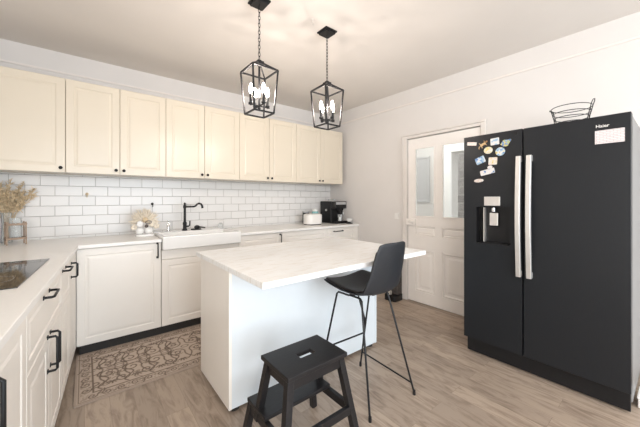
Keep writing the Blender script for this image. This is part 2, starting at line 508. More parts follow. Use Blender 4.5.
tag(MB().panel(0, 0.34, 0, 0.80, 0.03, 0.0, [(0, 0), (0.03, 0.0), (0.04, 0.008)]).build('wall_panel', M_GREYPANEL, None, loc=(XH - 0.031, 3.10, 1.22), rotz=-PI / 2),
    'grey framed panel on the wall beyond the left pane of the white door', 'panel')

# ------------------------------------------------------------------ kitchen units (local: front faces -y, x to the right)
DOOR_RINGS = [(0.0, 0.003), (0.003, 0.0), (0.056, 0.0), (0.062, 0.0042), (0.070, 0.0042), (0.082, 0.001), (0.094, 0.0005)]
DRAWER_RINGS = [(0.0, 0.003), (0.003, 0.0), (0.040, 0.0), (0.045, 0.005), (0.052, 0.005), (0.062, 0.001)]


def front(name, parent, x0, x1, z0, z1, m, rings=DOOR_RINGS):
    return MB().panel(x0 + 0.0015, x1 - 0.0015, z0, z1, 0.019, 0.0, rings).build(name, m, parent)


def knob(parent, x, z):
    k = MB().lathe([(0.006, 0.0), (0.005, 0.010), (0.013, 0.016), (0.014, 0.022), (0.010, 0.027), (0.0, 0.028)], seg=14)
    k.xf(Matrix.Translation((x, 0, z)) @ Matrix.Rotation(PI / 2, 4, 'X'))
    return k.build('knob', M_BLACK, parent, smooth=50)


def pull(parent, x, z, vertical=True, length=0.13):
    k = MB(); h = length / 2
    if vertical:
        a, b = (x, z - h), (x, z + h)
        pts = [(a[0], 0.0, a[1]), (a[0], -0.028, a[1]), (a[0], -0.036, a[1] + 0.008), (b[0], -0.036, b[1] - 0.008), (b[0], -0.028, b[1]), (b[0], 0.0, b[1])]
    else:
        pts = [(x - h, 0.0, z), (x - h, -0.028, z), (x - h + 0.008, -0.036, z), (x + h - 0.008, -0.036, z), (x + h, -0.028, z), (x + h, 0.0, z)]
    k.tube(pts, 0.0058, 8)
    for p in (pts[0], pts[-1]):
        k.beam((p[0], -0.004, p[2]), (p[0], 0.001, p[2]), 0.017, 0.017, (1, 0, 0))
    return k.build('pull_handle', M_BLACK, parent, smooth=50)


# upper cabinets
uz0, uz1, uy = 1.505, 2.302, 3.307
ux = [-0.60, -0.126, 0.259, 0.648, 1.032, 1.437, 1.838, 2.254, 2.681, 3.121]


def upper(x0, edges, knobs, label):
    w = edges[-1] - x0
    t = thing('upper_cabinet', label, 'cabinet', (x0, uy, uz0), 0, 'cream upper cabinets')
    MB().box(0.001, w - 0.001, 0.021, YB - uy - 0.002, 0, uz1 - uz0).build('carcass', M_CREAM, t, 0.002)
    xs = [0] + [e - x0 for e in edges]
    for i in range(len(edges)):
        d = front('cabinet_door', t, xs[i], xs[i + 1], -0.004, uz1 - uz0 + 0.002, M_CREAM)
        kx = xs[i + 1] - 0.030 if knobs[i] == 'R' else xs[i] + 0.030
        knob(d, kx, 0.034)
    return t


upper(ux[0], [ux[1]], 'R', 'wide single-door cream wall cabinet at the left end, above the dried grass vase')
upper(ux[1], ux[2:4], 'RL', 'two-door cream wall cabinet above the pot of dried flowers, next to the left end one')
upper(ux[3], ux[4:6], 'RL', 'two-door cream wall cabinet above the black faucet')
upper(ux[5], ux[6:8], 'RL', 'two-door cream wall cabinet behind the nearer pair of lanterns, left of the end one')
upper(ux[7], ux[8:10], 'RL', 'two-door cream wall cabinet at the right end, above the coffee machine')

# base cabinets along the back wall
BY = 3.049
bz0, bz1 = 0.082, 0.868


def base(x0, x1, label, rotz=0.0, loc=None, depth=0.60, top=0.872, cat='cabinet', group='base cabinets'):
    t = thing('base_cabinet', label, cat, loc or (x0, BY, 0), rotz, group)
    MB().box(0.001, x1 - x0 - 0.001, 0.021, depth, bz0, top).build('carcass', M_CARCASS, t, 0.002)
    return t


t = base(-0.052, 0.558, 'white base cabinet with one wide panelled door in the corner, left of the sink')
d = front('cabinet_door', t, 0.0, 0.610, bz0, bz1, M_WHITECAB); pull(d, 0.578, 0.80)
t = base(0.560, 1.317, 'white base cabinet under the ceramic sink', top=0.704)
MB().box(0.0015, 0.7555, 0.0, 0.019, 0.705, 0.796).build('filler_panel', M_WHITECAB, t, 0.002)
d = front('cabinet_door', t, 0.0, 0.757, bz0, 0.702, M_WHITECAB); pull(d, 0.44, 0.655, False)
t = base(1.319, 1.864, 'white base cabinet right of the sink, black handle at its right edge')
d = front('cabinet_door', t, 0.0, 0.545, bz0, bz1, M_WHITECAB); pull(d, 0.520, 0.782)
t = base(1.866, 2.586, 'wide plain-front base cabinet behind the island, below the white bread box')
d = front('cabinet_door', t, 0.0, 0.72, bz0, bz1, M_WHITECAB)
t = base(2.588, 3.120, 'base drawer cabinet at the right wall under the coffee machine')
for z0, z1 in ((0.690, bz1), (0.385, 0.687), (bz0, 0.382)):
    d = front('drawer', t, 0.0, 0.532, z0, z1, M_WHITECAB, DRAWER_RINGS); pull(d, 0.20, z1 - 0.045, False, 0.16)
struct('trim_4', MB().box(-0.03, 3.12, BY + 0.03, BY + 0.045, 0, bz0), M_PLINTH)
struct('trim_5', MB().box(3.121, XR, BY + 0.004, BY + 0.6, 0.0, 0.872), M_WHITECAB)

# base cabinets of the left run
ROT = PI / 2 - ALPHA


def left_base(y0, y1, label):
    w = (y1 - y0) / math.cos(ALPHA)
    return base(0, w, label, ROT, (front_x(y0), y0, 0), 0.585), w


t, w = left_base(0.40, 1.478, 'white base cabinet nearest the camera on the left, mostly out of frame')
d = front('cabinet_door', t, 0.0, w / 2, bz0, bz1, M_WHITECAB)
d = front('cabinet_door', t, w / 2, w, bz0, bz1, M_WHITECAB)
pull(d, w / 2 + 0.115, 0.765, True, 0.135)
t, w = left_base(1.480, 2.298, 'white base cabinet below the hob, drawer above two doors')
d = front('drawer', t, 0, w, 0.632, bz1, M_WHITECAB, DRAWER_RINGS); pull(d, 0.36, 0.835, False, 0.135)
for a, b, k in ((0, 0.42, 0.385), (0.42, w, 0.455)):
    d = front('cabinet_door', t, a, b, bz0, 0.628, M_WHITECAB); pull(d, k, 0.545, True, 0.16)
t, w = left_base(2.300, 2.648, 'narrow white drawer cabinet beyond the hob on the left')
d = front('drawer', t, 0, w, 0.632, bz1, M_WHITECAB, DRAWER_RINGS); pull(d, 0.09, 0.842, False, 0.13)
d = front('cabinet_door', t, 0, w, bz0, 0.628, M_WHITECAB)
t, w = left_base(2.650, 3.040, 'white base cabinet filling the inner corner of the two runs')
d = front('cabinet_door', t, 0, w, bz0, bz1, M_WHITECAB); pull(d, 0.09, 0.765, True, 0.10)
pl = MB().prism([(front_x(0.4) - 0.07, 0.4), (front_x(0.4) - 0.058, 0.4), (front_x(3.1) - 0.058, 3.1), (front_x(3.1) - 0.07, 3.1)], 0, bz0)
struct('trim_6', pl, M_PLINTH)

# the L-shaped white worktop with a notch for the sink
NY = 3.018
poly = [(wall_x(0.38) + 0.004, 0.38), (top_x(0.38), 0.38), (top_x(NY), NY), (0.556, NY), (0.556, 3.515), (1.322, 3.515), (1.322, NY), (XR - 0.003, NY), (XR - 0.003, YB - 0.012), (wall_x(YB - 0.012) + 0.004, YB - 0.012)]
tag(MB().prism(poly, 0.874, 0.903).build('worktop', M_WORKTOP, None, 0.003), 'white L-shaped worktop along the back wall and the left side', 'worktop')

# hob: a glass plate let into the left worktop
hb = thing('hob', 'black glass hob set flush in the white worktop at left', 'hob', (front_x(1.735) - 0.072, 1.735, 0.9035), ROT)
MB().box(0, 0.71, 0.0, 0.50, 0.0, 0.005).build('glass_plate', M_HOB, hb, 0.002)
for cx, cy, r in ((0.19, 0.14, 0.09), (0.19, 0.36, 0.075), (0.52, 0.14, 0.075), (0.52, 0.36, 0.10)):
    MB().tube([(cx + r * math.cos(2 * PI * k / 32), cy + r * math.sin(2 * PI * k / 32), 0.0048) for k in range(32)], 0.0007, 5, True).build('cooking_ring', M_GREYPANEL, hb)

# ------------------------------------------------------------------ sink and tap
SX0, SX1, SY0, SY1, SZ0, SZ1 = 0.560, 1.318, 2.985, 3.511, 0.800, 0.926
sk = thing('ceramic_sink', 'white ceramic apron-front sink between the worktops, black faucet on it', 'sink', (0, 0, 0))
bs = MB()
bx0, bx1, by0, by1 = SX0 + 0.035, SX1 - 0.035, SY0 + 0.035, 3.40
L = [[(SX0, SY0, SZ0), (SX1, SY0, SZ0), (SX1, SY1, SZ0), (SX0, SY1, SZ0)],
     [(SX0, SY0, SZ1), (SX1, SY0, SZ1), (SX1, SY1, SZ1), (SX0, SY1, SZ1)],
     [(bx0, by0, SZ1), (bx1, by0, SZ1), (bx1, by1, SZ1), (bx0, by1, SZ1)],
     [(bx0 + .03, by0 + .03, 0.812), (bx1 - .03, by0 + .03, 0.812), (bx1 - .03, by1 - .03, 0.812), (bx0 + .03, by1 - .03, 0.812)]]
v = [p for l in L for p in l]; f = [(3, 2, 1, 0)]
for i in range(3):
    for k in range(4): f.append((i * 4 + k, i * 4 + (k + 1) % 4, (i + 1) * 4 + (k + 1) % 4, (i + 1) * 4 + k))
f.append((12, 13, 14, 15))
bs.add(v, f).build('basin', M_CERAMIC, sk, 0.012, segs=3)
MB().lathe([(0.045, 0.8125), (0.045, 0.815), (0.03, 0.815), (0.028, 0.8135)], 0.93, 3.22, 20).build('drain', M_CHROME, sk, smooth=40)

fc = thing('faucet', 'black swan-neck kitchen faucet standing on the back of the sink', 'faucet', (0.865, 3.455, SZ1))
MB().lathe([(0.028, 0), (0.028, 0.01), (0.020, 0.02), (0.018, 0.06), (0.021, 0.065), (0.021, 0.085), (0.013, 0.10), (0.012, 0.245), (0.017, 0.25), (0.017, 0.275), (0.009, 0.285), (0.013, 0.30), (0.0, 0.312)], seg=18).build('column', M_BLACK, fc, smooth=40)
sp = [(0.0, 0, 0.262), (0.05, 0, 0.262), (0.095, 0, 0.262), (0.115, 0, 0.270), (0.13, 0, 0.288), (0.150, 0, 0.298), (0.172, 0, 0.292), (0.186, 0, 0.272), (0.19, 0, 0.243)]
MB().tube(sp, [0.010, 0.010, 0.010, 0.010, 0.010, 0.011, 0.011, 0.012, 0.014], 10).build('spout', M_BLACK, fc, smooth=50)
MB().tube([(0, 0, 0.045), (0.035, -0.01, 0.045), (0.048, -0.012, 0.055), (0.05, -0.012, 0.105)], [0.010, 0.009, 0.007, 0.006], 8).build('lever', M_BLACK, fc, smooth=50)

sd = thing('soap_dispenser', 'slim chrome soap dispenser at the left rim of the sink', 'soap dispenser', (0.70, 3.455, SZ1))
MB().lathe([(0.022, 0), (0.022, 0.005), (0.015, 0.012), (0.015, 0.075), (0.008, 0.085), (0.008, 0.10), (0.011, 0.102), (0.011, 0.118), (0, 0.12)], seg=16).build('bottle', M_CHROME, sd, smooth=40)
MB().tube([(0, 0, 0.108), (0.0, -0.03, 0.112), (0.0, -0.045, 0.106)], 0.005, 8).build('nozzle', M_CHROME, sd, smooth=50)

sb = thing('scrubbing_brush', 'black scrubbing brush lying beside the faucet on the sink', 'brush', (0.985, 3.455, SZ1))
MB().prism(rounded(-0.055, 0.055, -0.022, 0.022, 0.018), 0.0, 0.014).build('bristle_base', M_BLACK, sb, 0.003)
MB().ball((0.01, 0, 0.030), 0.032, 0.020, 0.022, 14, 8).build('brush_head', M_BLACK, sb, smooth=60)
MB().tube([(0.02, 0, 0.03), (0.06, 0.0, 0.026), (0.10, 0.0, 0.018)], [0.009, 0.008, 0.007], 8).build('brush_handle', M_BLACK, sb, smooth=50)

gb = thing('soap_bottle', 'small clear bottle with white pump at the right rim of the sink', 'bottle', (1.265, 3.455, SZ1))
MB().lathe([(0.026, 0), (0.028, 0.006), (0.028, 0.05), (0.012, 0.062), (0.012, 0.07), (0.0, 0.07)], seg=16).build('bottle', M_GLASS, gb, smooth=40)
MB().tube([(0, 0, 0.07), (0, 0, 0.092), (0.02, -0.01, 0.094), (0.04, -0.02, 0.09)], 0.007, 8).build('pump', M_PLASTICW, gb, smooth=50)

# ------------------------------------------------------------------ hooks, socket, switch
def hook(label, x, z, m):
    t = thing('wall_hook', label, 'hook', (x, YB - 0.011, z))
    b = MB().lathe([(0.014, 0), (0.014, 0.004), (0.006, 0.008), (0.006, 0.02), (0.0, 0.021)], seg=14); b.xf(Matrix.Rotation(PI / 2, 4, 'X'))
    b.build('back_plate', m, t, smooth=40)
    MB().tube([(0, -0.02, 0), (0, -0.034, -0.006), (0, -0.040, -0.020), (0, -0.032, -0.032)], 0.004, 8).build('prong', m, t, smooth=50)


hook('small pale brass hook on the tiles left of the flowers', 0.02, 1.323, M_BRASS)
hook('small dark hook on the tiles just above the flowers', 0.584, 1.220, M_BLACK)
so = thing('wall_socket', 'white double wall socket on the tiles left of the bread box', 'socket', (2.53, YB - 0.011, 0.975))
MB().prism(rounded(-0.04, 0.115, -0.04, 0.04, 0.008), 0, 0.009).xf(Matrix.Rotation(PI / 2, 4, 'X')).build('face_plate', M_PLASTICW, so, 0.002)
for x in (0.0, 0.075):
    MB().lathe([(0.020, 0.0092), (0.020, 0.0115), (0.016, 0.0115), (0.015, 0.0095), (0, 0.0095)], x, 0, 20).xf(Matrix.Rotation(PI / 2, 4, 'X')).build('outlet', M_PLASTICW, so, smooth=40)
sw = thing('light_switch', 'white square light switch on the wall left of the door', 'switch', (XR, 2.34, 1.052), -PI / 2)
MB().prism(rounded(-0.04, 0.04, -0.04, 0.04, 0.008), 0, 0.009).xf(Matrix.Rotation(PI / 2, 4, 'X')).build('face_plate', M_PLASTICW, sw, 0.002)
MB().box(-0.024, 0.024, -0.013, -0.008, -0.024, 0.024).build('rocker', M_PLASTICW, sw, 0.002)
ch = thing('ceiling_hook', 'tiny metal hook in the ceiling left of the farther lantern', 'hook', (1.37, 1.79, H))
MB().lathe([(0.0, -0.008), (0.006, -0.006), (0.010, 0.0)], seg=14).build('back_plate', M_STEEL, ch, smooth=40)
MB().tube([(0, 0, -0.008), (0, 0, -0.03), (0.008, 0.0, -0.042), (0.016, 0, -0.034)], 0.003, 6).build('prong', M_STEEL, ch, smooth=50)

# ------------------------------------------------------------------ things on the worktop, left to right
va = thing('glass_vase', 'tall narrow clear glass vase holding dried grass at the left edge', 'vase', (-0.514, 3.60, 0.9035))
MB().lathe([(0.034, 0), (0.036, 0.006), (0.034, 0.03), (0.030, 0.16), (0.034, 0.24), (0.038, 0.255), (0.035, 0.255), (0.031, 0.24), (0.027, 0.16), (0.031, 0.03), (0.030, 0.012), (0, 0.012)], seg=20).build('glass_body', M_GLASS, va, smooth=50)
gr = thing('dried_grass', 'bunch of beige dried pampas grass in the glass vase', 'dried grass', (-0.514, 3.60, 0.9175))
rnd = random.Random(3)
for k in range(34):
    a = rnd.uniform(0, 2 * PI); sp_ = rnd.uniform(0.02, 0.17); hgt = rnd.uniform(0.40, 0.54) - 0.35 * sp_
    tip = Vector((sp_ * math.cos(a) * 1.0 + 0.03, sp_ * math.sin(a) * 0.6 - 0.01, hgt))
    b0 = Vector((rnd.uniform(-0.012, 0.012), rnd.uniform(-0.012, 0.012), 0.002)); m0 = Vector((b0.x * 0.5 + tip.x * 0.12, b0.y * 0.5 + tip.y * 0.12, 0.25))
    pts = [b0 * (1 - t) ** 2 + m0 * 2 * t * (1 - t) + tip * t * t for t in [i / 8 for i in range(9)]]
    g = MB().tube(pts, 0.0016, 5)
    # feathery head: short fine strands off the top third of the stem
    for j in range(34):
        t = rnd.uniform(0.55, 1.0); p = b0 * (1 - t) ** 2 + m0 * 2 * t * (1 - t) + tip * t * t
        dv = Vector((rnd.gauss(0, 1), rnd.gauss(0, 1), rnd.gauss(0.7, 0.6))).normalized() * rnd.uniform(0.018, 0.045)
        g.tube([p, p + dv * 0.5 + Vector((0, 0, 0.004)), p + dv], [0.0042, 0.0032, 0.001], 3)
    g.build('plume', M_STRAW, gr)
ca = thing('candle_lantern', 'small brown wood framed glass candle holder beside the dried grass vase', 'candle holder', (-0.437, 3.42, 0.9035), 0.25)
fr = MB()
for x in (-0.055, 0.055):
    for y in (-0.045, 0.045): fr.beam((x * 1.0, y, 0), (x * 0.97, y, 0.185), 0.009, 0.009)
for z in (0.050, 0.165):
    for y in (-0.045, 0.045): fr.box(-0.055, 0.055, y - 0.006, y + 0.006, z - 0.008, z + 0.008)
    for x in (-0.055, 0.055): fr.box(x - 0.006, x + 0.006, -0.045, 0.045, z - 0.008, z + 0.008)
fr.build('wood_frame', M_CORK, ca, 0.002)
MB().lathe([(0.0, 0.052), (0.036, 0.052), (0.037, 0.06), (0.037, 0.215), (0.034, 0.215), (0.034, 0.06), (0.0, 0.056)], seg=20).build('glass_cup', M_GLASS, ca, smooth=40)

fl = thing('flower_arrangement', 'white pot with cream dried flowers left of the sink', 'flowers', (0.470, 3.36, 0.9035))
MB().prism(rounded(-0.085, 0.085, -0.05, 0.05, 0.045, 6), 0.0, 0.022).build('tray', M_CERAMIC, fl, 0.005)
for x, y, r in ((-0.045, -0.008, 0.034), (0.032, 0.0, 0.038)):
    MB().lathe([(r * 0.5, 0.0225), (r * 0.95, 0.035), (r * 1.05, 0.06), (r * 0.8, 0.085), (r * 0.5, 0.092), (r * 0.45, 0.088), (0, 0.086)], x, y, 18).build('pot', M_CERAMIC, fl, smooth=50)
rnd = random.Random(11)
fan = MB()
for k in range(150):                         # fan of thin cream petals at the back
    a = rnd.uniform(-0.15, PI + 0.15); L0 = rnd.uniform(0.10, 0.165)
    c = Vector((rnd.uniform(-0.02, 0.02), rnd.uniform(-0.01, 0.03), 0.135)); d = Vector((0.8 * math.cos(a), rnd.uniform(-0.25, 0.35), math.sin(a) * 0.95))
    fan.tube([c + d * 0.02, c + d * L0 * 0.6, c + d * L0], [0.002, 0.0075, 0.001], 4)
fan.build('dried_fan', M_PETAL, fl)
for x, y, z, r, m in ((-0.050, -0.045, 0.125, 0.036, M_CERAMIC), (0.055, -0.045, 0.125, 0.038, M_PETAL), (-0.005, -0.05, 0.165, 0.028, M_STRAW), (0.095, -0.02, 0.10, 0.034, M_PETAL), (-0.095, -0.02, 0.095, 0.030, M_PETAL), (0.005, -0.055, 0.105, 0.020, M_BROWN)):
    b = MB()
    for k in range(14):
        a = 2 * PI * k / 14 * 2.4; s_ = 0.35 + 0.65 * k / 14
        b.ball((x + r * 0.6 * s_ * math.cos(a), y - 0.2 * r * (1 - s_), z + r * 0.6 * s_ * math.sin(a)), r * 0.42, r * 0.3, r * 0.42, 8, 5)
    b.build('flower_head', m, fl, smooth=60)
MB().tube([(x_, y_, z_) for x_, y_, z_ in [(0.02 + 0.026 * math.cos(2 * PI * k / 24), -0.066, 0.142 + 0.015 * math.sin(2 * PI * k / 24)) for k in range(24)]], 0.0028, 6, True).build('ribbon_loop', M_BROWN, fl, smooth=60)

bb = thing('bread_box', 'white rounded bread box standing left of the black coffee machine', 'bread box', (2.445, 3.27, 0.9035))
MB().prism(rounded(0.0, 0.275, 0, 0.20, 0.09, 8), 0.010, 0.150).build('body', M_APPL, bb, 0.010, segs=3)
MB().prism(rounded(0.006, 0.269, 0.006, 0.194, 0.085, 8), 0.0, 0.0105).build('base', M_BLACK, bb)
MB().prism(rounded(0.02, 0.255, 0.02, 0.18, 0.075, 8), 0.1495, 0.157).build('lid', M_APPL, bb, 0.004)
tj = thing('glass_jar', 'teal jar with pale lid between the bread box and coffee machine', 'jar', (2.73, 3.50, 0.9035))
MB().lathe([(0.048, 0), (0.052, 0.01), (0.052, 0.16), (0.04, 0.185), (0.0, 0.185)], seg=20).build('jar_body', M_TEAL, tj, smooth=40)
MB().lathe([(0.044, 0.1855), (0.044, 0.215), (0.0, 0.217)], seg=20).build('lid', M_PLASTICW, tj, smooth=40)
cj = thing('canister', 'small dark canister with grey lid behind the white bread box', 'canister', (2.60, 3.56, 0.9035))
MB().lathe([(0.05, 0), (0.05, 0.165), (0.0, 0.165)], seg=20).build('canister_body', M_BLACK, cj, smooth=40)
MB().lathe([(0.052, 0.1655), (0.052, 0.185), (0.0, 0.187)], seg=20).build('lid', M_GREYPANEL, cj, smooth=40)

cm = thing('coffee_machine', 'black bean-to-cup coffee machine in the corner of the worktop', 'coffee machine', (2.93, 3.27, 0.9035))
MB().prism(rounded(0, 0.245, 0.10, 0.36, 0.015), 0.0, 0.335).build('body', M_BLACK, cm, 0.008)
MB().prism(rounded(0, 0.245, 0.0, 0.0995, 0.02), 0.225, 0.335).build('brew_head', M_BLACK, cm, 0.008)
MB().prism(rounded(0.0, 0.245, -0.03, 0.0995, 0.02), 0.0, 0.035).build('drip_tray', M_FRIDGETOE, cm, 0.004)
MB().box(0.02, 0.225, -0.0015, 0.0005, 0.285, 0.325).build('control_panel', M_GREYPANEL, cm, 0.0005)
MB().box(0.10, 0.165, 0.015, 0.06, 0.160, 0.2245).build('coffee_spout', M_FRIDGETOE, cm, 0.006)
MB().tube([(0.20, 0.05, 0.2245), (0.20, 0.03, 0.19), (0.20, 0.02, 0.13)], 0.012, 10).build('steam_wand', M_CHROME, cm, smooth=50)
MB().lathe([(0.016, 0), (0.016, 0.014), (0, 0.016)], seg=16).xf(Matrix.Translation((-0.002, 0.2, 0.2)) @ Matrix.Rotation(-PI / 2, 4, 'Y')).build('side_dial', M_STEEL, cm, smooth=40)
gl = thing('latte_glass', 'tall glass of white milk on the coffee machine drip tray', 'glass', (3.04, 3.285, 0.939))
MB().lathe([(0.028, 0), (0.034, 0.10), (0.032, 0.10), (0.026, 0.004), (0, 0.004)], seg=18).build('glass_body', M_GLASS, gl, smooth=40)
MB().lathe([(0.025, 0.0045), (0.029, 0.06), (0, 0.06)], seg=18).build('milk', M_PLASTICW, gl, smooth=40)
bw = thing('sugar_bowl', 'white bowl on a black stand right of the coffee machine front', 'bowl', (3.115, 3.155, 0.9035))
MB().lathe([(0.05, 0), (0.052, 0.008), (0.02, 0.016), (0.02, 0.024), (0, 0.024)], seg=20).build('stand', M_BLACK, bw, smooth=40)
MB().lathe([(0.022, 0.0245), (0.045, 0.045), (0.052, 0.075), (0.049, 0.075), (0.042, 0.047), (0.02, 0.03), (0, 0.03)], seg=20).build('bowl', M_CERAMIC, bw, smooth=50)
ty = thing('shallow_tray', 'pale shallow tray lying on top of the black coffee machine', 'tray', (2.975, 3.44, 1.239))
MB().prism(rounded(0, 0.16, 0, 0.12, 0.02), 0, 0.008).build('tray_base', M_PLASTICW, ty, 0.002)
MB().prism(rounded(0.01, 0.15, 0.01, 0.11, 0.02), 0.0085, 0.032).build('tray_lid', M_GLASS, ty, 0.003)

# ------------------------------------------------------------------ rug
def rug():
    W, D = 1.45, 0.752
    nx, ny = 260, 132
    xs = np.linspace(0, W, nx); ys = np.linspace(0, D, ny)
    P = np.zeros((ny, nx))
    X, Y = np.meshgrid(xs, ys)

    def stroke(pts, r, val=1.0):
        for x, y in pts:
            i0, i1 = np.searchsorted(xs, [x - 2 * r, x + 2 * r]); j0, j1 = np.searchsorted(ys, [y - 2 * r, y + 2 * r])
            if i1 <= i0 or j1 <= j0: continue
            dd = np.hypot(X[j0:j1, i0:i1] - x, Y[j0:j1, i0:i1] - y)
            P[j0:j1, i0:i1] = np.maximum(P[j0:j1, i0:i1], val * np.clip(1.5 - dd / r, 0, 1))

    def spiral(cx, cy, R, turns, a0, sgn, tail):
        pts = []
        n = int(60 * turns * (R / 0.06)) + 20
        for k in range(n):
            t = k / n; a = a0 + sgn * 2 * PI * turns * t; r = R * (1 - 0.85 * t)
            pts.append((cx + r * math.cos(a), cy + r * math.sin(a)))
        x0, y0 = pts[0]; tx, ty = -sgn * math.sin(a0), sgn * math.cos(a0)
        for k in range(int(tail / 0.003)):
            s = k * 0.003
            pts.append((x0 - tx * s + 0.8 * s * s / max(tail, .01) * math.cos(a0), y0 - ty * s + 0.8 * s * s / max(tail, .01) * math.sin(a0)))
        return pts

    B = 0.105
    # border frame lines
    frame = ((X < 0.016) | (X > W - 0.016) | (Y < 0.016) | (Y > D - 0.016))
    for e in (0.022, B - 0.006):
        g = np.minimum(np.minimum(X, W - X), np.minimum(Y, D - Y))
        P[np.abs(g - e) < 0.0045] = 0.9
    g = np.minimum(np.minimum(X, W - X), np.minimum(Y, D - Y))
    sc = np.sin(2 * PI * X / 0.031 + 2 * np.sin(2 * PI * Y / 0.043)) * np.sin(2 * PI * Y / 0.029 + 2 * np.sin(2 * PI * X / 0.051))
    P = np.where((g > 0.030) & (g < B - 0.016) & (sc > 0.30), 0.62, P)
    # scrolls in the border
    n = 17
    for k in range(n):
        cx = B / 2 + (W - B) * (k + 0.5) / n
        for cy, fl_ in ((B / 2 + 0.008, 1), (D - B / 2 - 0.008, -1)):
            stroke(spiral(cx, cy, 0.027, 1.3, k * 2.4, 1 if k % 2 else -1, 0.035), 0.0042)
            stroke([(cx + 0.04, cy + 0.015 * (-1) ** k)], 0.008, 0.8)
    n = 7
    for k in range(n):
        cy = B + (D - 2 * B) * (k + 0.5) / n
        for cx in (B / 2 + 0.008, W - B / 2 - 0.008):
            stroke(spiral(cx, cy, 0.028, 1.3, k * 2.4, 1 if k % 2 else -1, 0.035), 0.0042)
            stroke([(cx + 0.02 * (-1) ** k, cy + 0.036)], 0.008, 0.8)
    # the inner field: mirrored scrolling vines, both ways from the middle
    cx0, cy0 = W / 2, D / 2
    motif = []
    for dx in (0.08, 0.235, 0.39, 0.54):
        motif.append(spiral(dx, 0.075, 0.062, 1.5, PI * 0.9, 1, 0.11))
        motif.append(spiral(dx + 0.072, 0.185, 0.050, 1.4, PI * 1.2, -1, 0.12))
        motif.append([(dx + 0.03 * math.sin(t * 9) + 0.03, 0.02 + 0.24 * t) for t in np.linspace(0, 1, 90)])
        for q in range(5):
            a = 0.5 + q * 0.52
            motif.append([(dx - 0.02 + s * math.cos(a), 0.19 + s * math.sin(a)) for s in np.linspace(0.012, 0.042, 14)])
        motif.append([(dx + 0.075 + 0.03 * math.cos(t), 0.022 + 0.03 * math.sin(t) * 0.8) for t in np.linspace(0, PI, 50)])
    for m in motif:
        for sx in (-1, 1):
            for sy in (-1, 1):
                stroke([(cx0 + sx * x, cy0 + sy * y) for x, y in m if abs(x) < W / 2 - B and abs(y) < D / 2 - B], 0.0052)
    for k in range(9):
        x = cx0 + (k - 4) * 0.155
        if abs(x - cx0) < W / 2 - B - 0.03:
            stroke([(x + 0.028 * math.cos(t), cy0 + 0.02 * math.sin(t)) for t in np.linspace(0, 2 * PI, 60)], 0.0040)
    rr = random.Random(5)
    for k in range(26):                       # small curls and leaves between the vines, mirrored
        x, y = rr.uniform(0.03, W / 2 - B - 0.035), rr.uniform(0.02, D / 2 - B - 0.03)
        for sx in (-1, 1):
            for sy in (-1, 1):
                c = spiral(x, y, rr.choice((0.018, 0.024)), 0.9, k * 1.7, 1 if k % 2 else -1, 0.03)
                stroke([(cx0 + sx * a, cy0 + sy * b) for a, b in c], 0.0036, 0.85)
    P[frame] = 0.35
    P = P.ravel()
    z = 0.008
    v = [(xs[i], ys[j], z) for j in range(ny) for i in range(nx)]
    f = [(j * nx + i, j * nx + i + 1, (j + 1) * nx + i + 1, (j + 1) * nx + i) for j in range(ny - 1) for i in range(nx - 1)]
    nb = len(v)
    ring = [i for i in range(nx)] + [j * nx + nx - 1 for j in range(1, ny)] + [(ny - 1) * nx + i for i in range(nx - 2, -1, -1)] + [j * nx for j in range(ny - 2, 0, -1)]
    v += [(v[i][0], v[i][1], 0.0005) for i in ring]
    k = len(ring)
    f += [(ring[(i + 1) % k], ring[i], nb + i, nb + (i + 1) % k) for i in range(k)]
    me = bpy.data.meshes.new('patterned_rug'); me.from_pydata([tuple(map(float, p)) for p in v], [], f); me.update()
    at = me.attributes.new('pattern', 'FLOAT', 'POINT')
    at.data.foreach_set('value', np.concatenate([P, np.full(k, 0.6)]).astype(np.float32))
    me.materials.append(M_RUG)
    o = bpy.data.objects.new('patterned_rug', me); COL.objects.link(o)
    o.location = (-0.052, 2.318, 0)
    tag(o, 'beige and brown scroll-patterned runner rug in front of the sink cabinets', 'rug')


rug()

# ------------------------------------------------------------------ kitchen island
IX0, IX1, IY0, IY1, IZ = 0.636, 1.992, 1.205, 2.235, 0.888
isl = thing('kitchen_island', 'white kitchen island with pale wood-print top in the middle of the room', 'island', (0, 0, 0))
MB().box(IX0, IX1, IY0, IY1, IZ - 0.030, IZ).build('island_top', M_ISLTOP, isl, 0.002)
PX0, PX1, PY0, PY1 = 0.660, 1.978, 1.672, 2.20
MB().box(PX0, PX0 + 0.018, PY0 - 0.004, PY1, 0.028, IZ - 0.0305).build('end_panel', M_WHITECAB, isl, 0.0015)
MB().box(PX1 - 0.018, PX1, PY0 - 0.004, PY1, 0.028, IZ - 0.0305).build('end_panel', M_PANELTINT, isl, 0.0015)
MB().box(PX0 + 0.0185, PX1 - 0.0185, PY0, PY0 + 0.018, 0.028, IZ - 0.0305).build('front_panel', M_PANELTINT, isl, 0.0015)
MB().box(PX0 + 0.0185, PX1 - 0.0185, PY0 + 0.0185, PY1 - 0.021, 0.09, IZ - 0.0305).build('carcass', M_CARCASS, isl)
wI = (PX1 - PX0 - 0.04) / 2
for k in range(2):
    d = MB().panel(0, wI - 0.003, 0, 0.74, 0.019, 0.0, DOOR_RINGS); d.xf(Matrix.Translation((PX0 + 0.02 + wI * (k + 1), PY1 - 0.001, 0.095)) @ Matrix.Rotation(PI, 4, 'Z'))
    d.build('cabinet_door', M_WHITECAB, isl)
for x in (PX0 + 0.05, (PX0 + PX1) / 2, PX1 - 0.05):
    for y in (PY0 + 0.045, PY1 - 0.06):
        MB().lathe([(0.032, 0.0), (0.032, 0.012), (0.02, 0.02), (0.02, 0.09)], x, y, 14).build('foot', M_PLINTH, isl, smooth=40)
MB().box(PX0 + 0.03, PX1 - 0.03, PY0 + 0.06, PY0 + 0.072, 0.0, 0.09).build('plinth', M_PLINTH, isl)

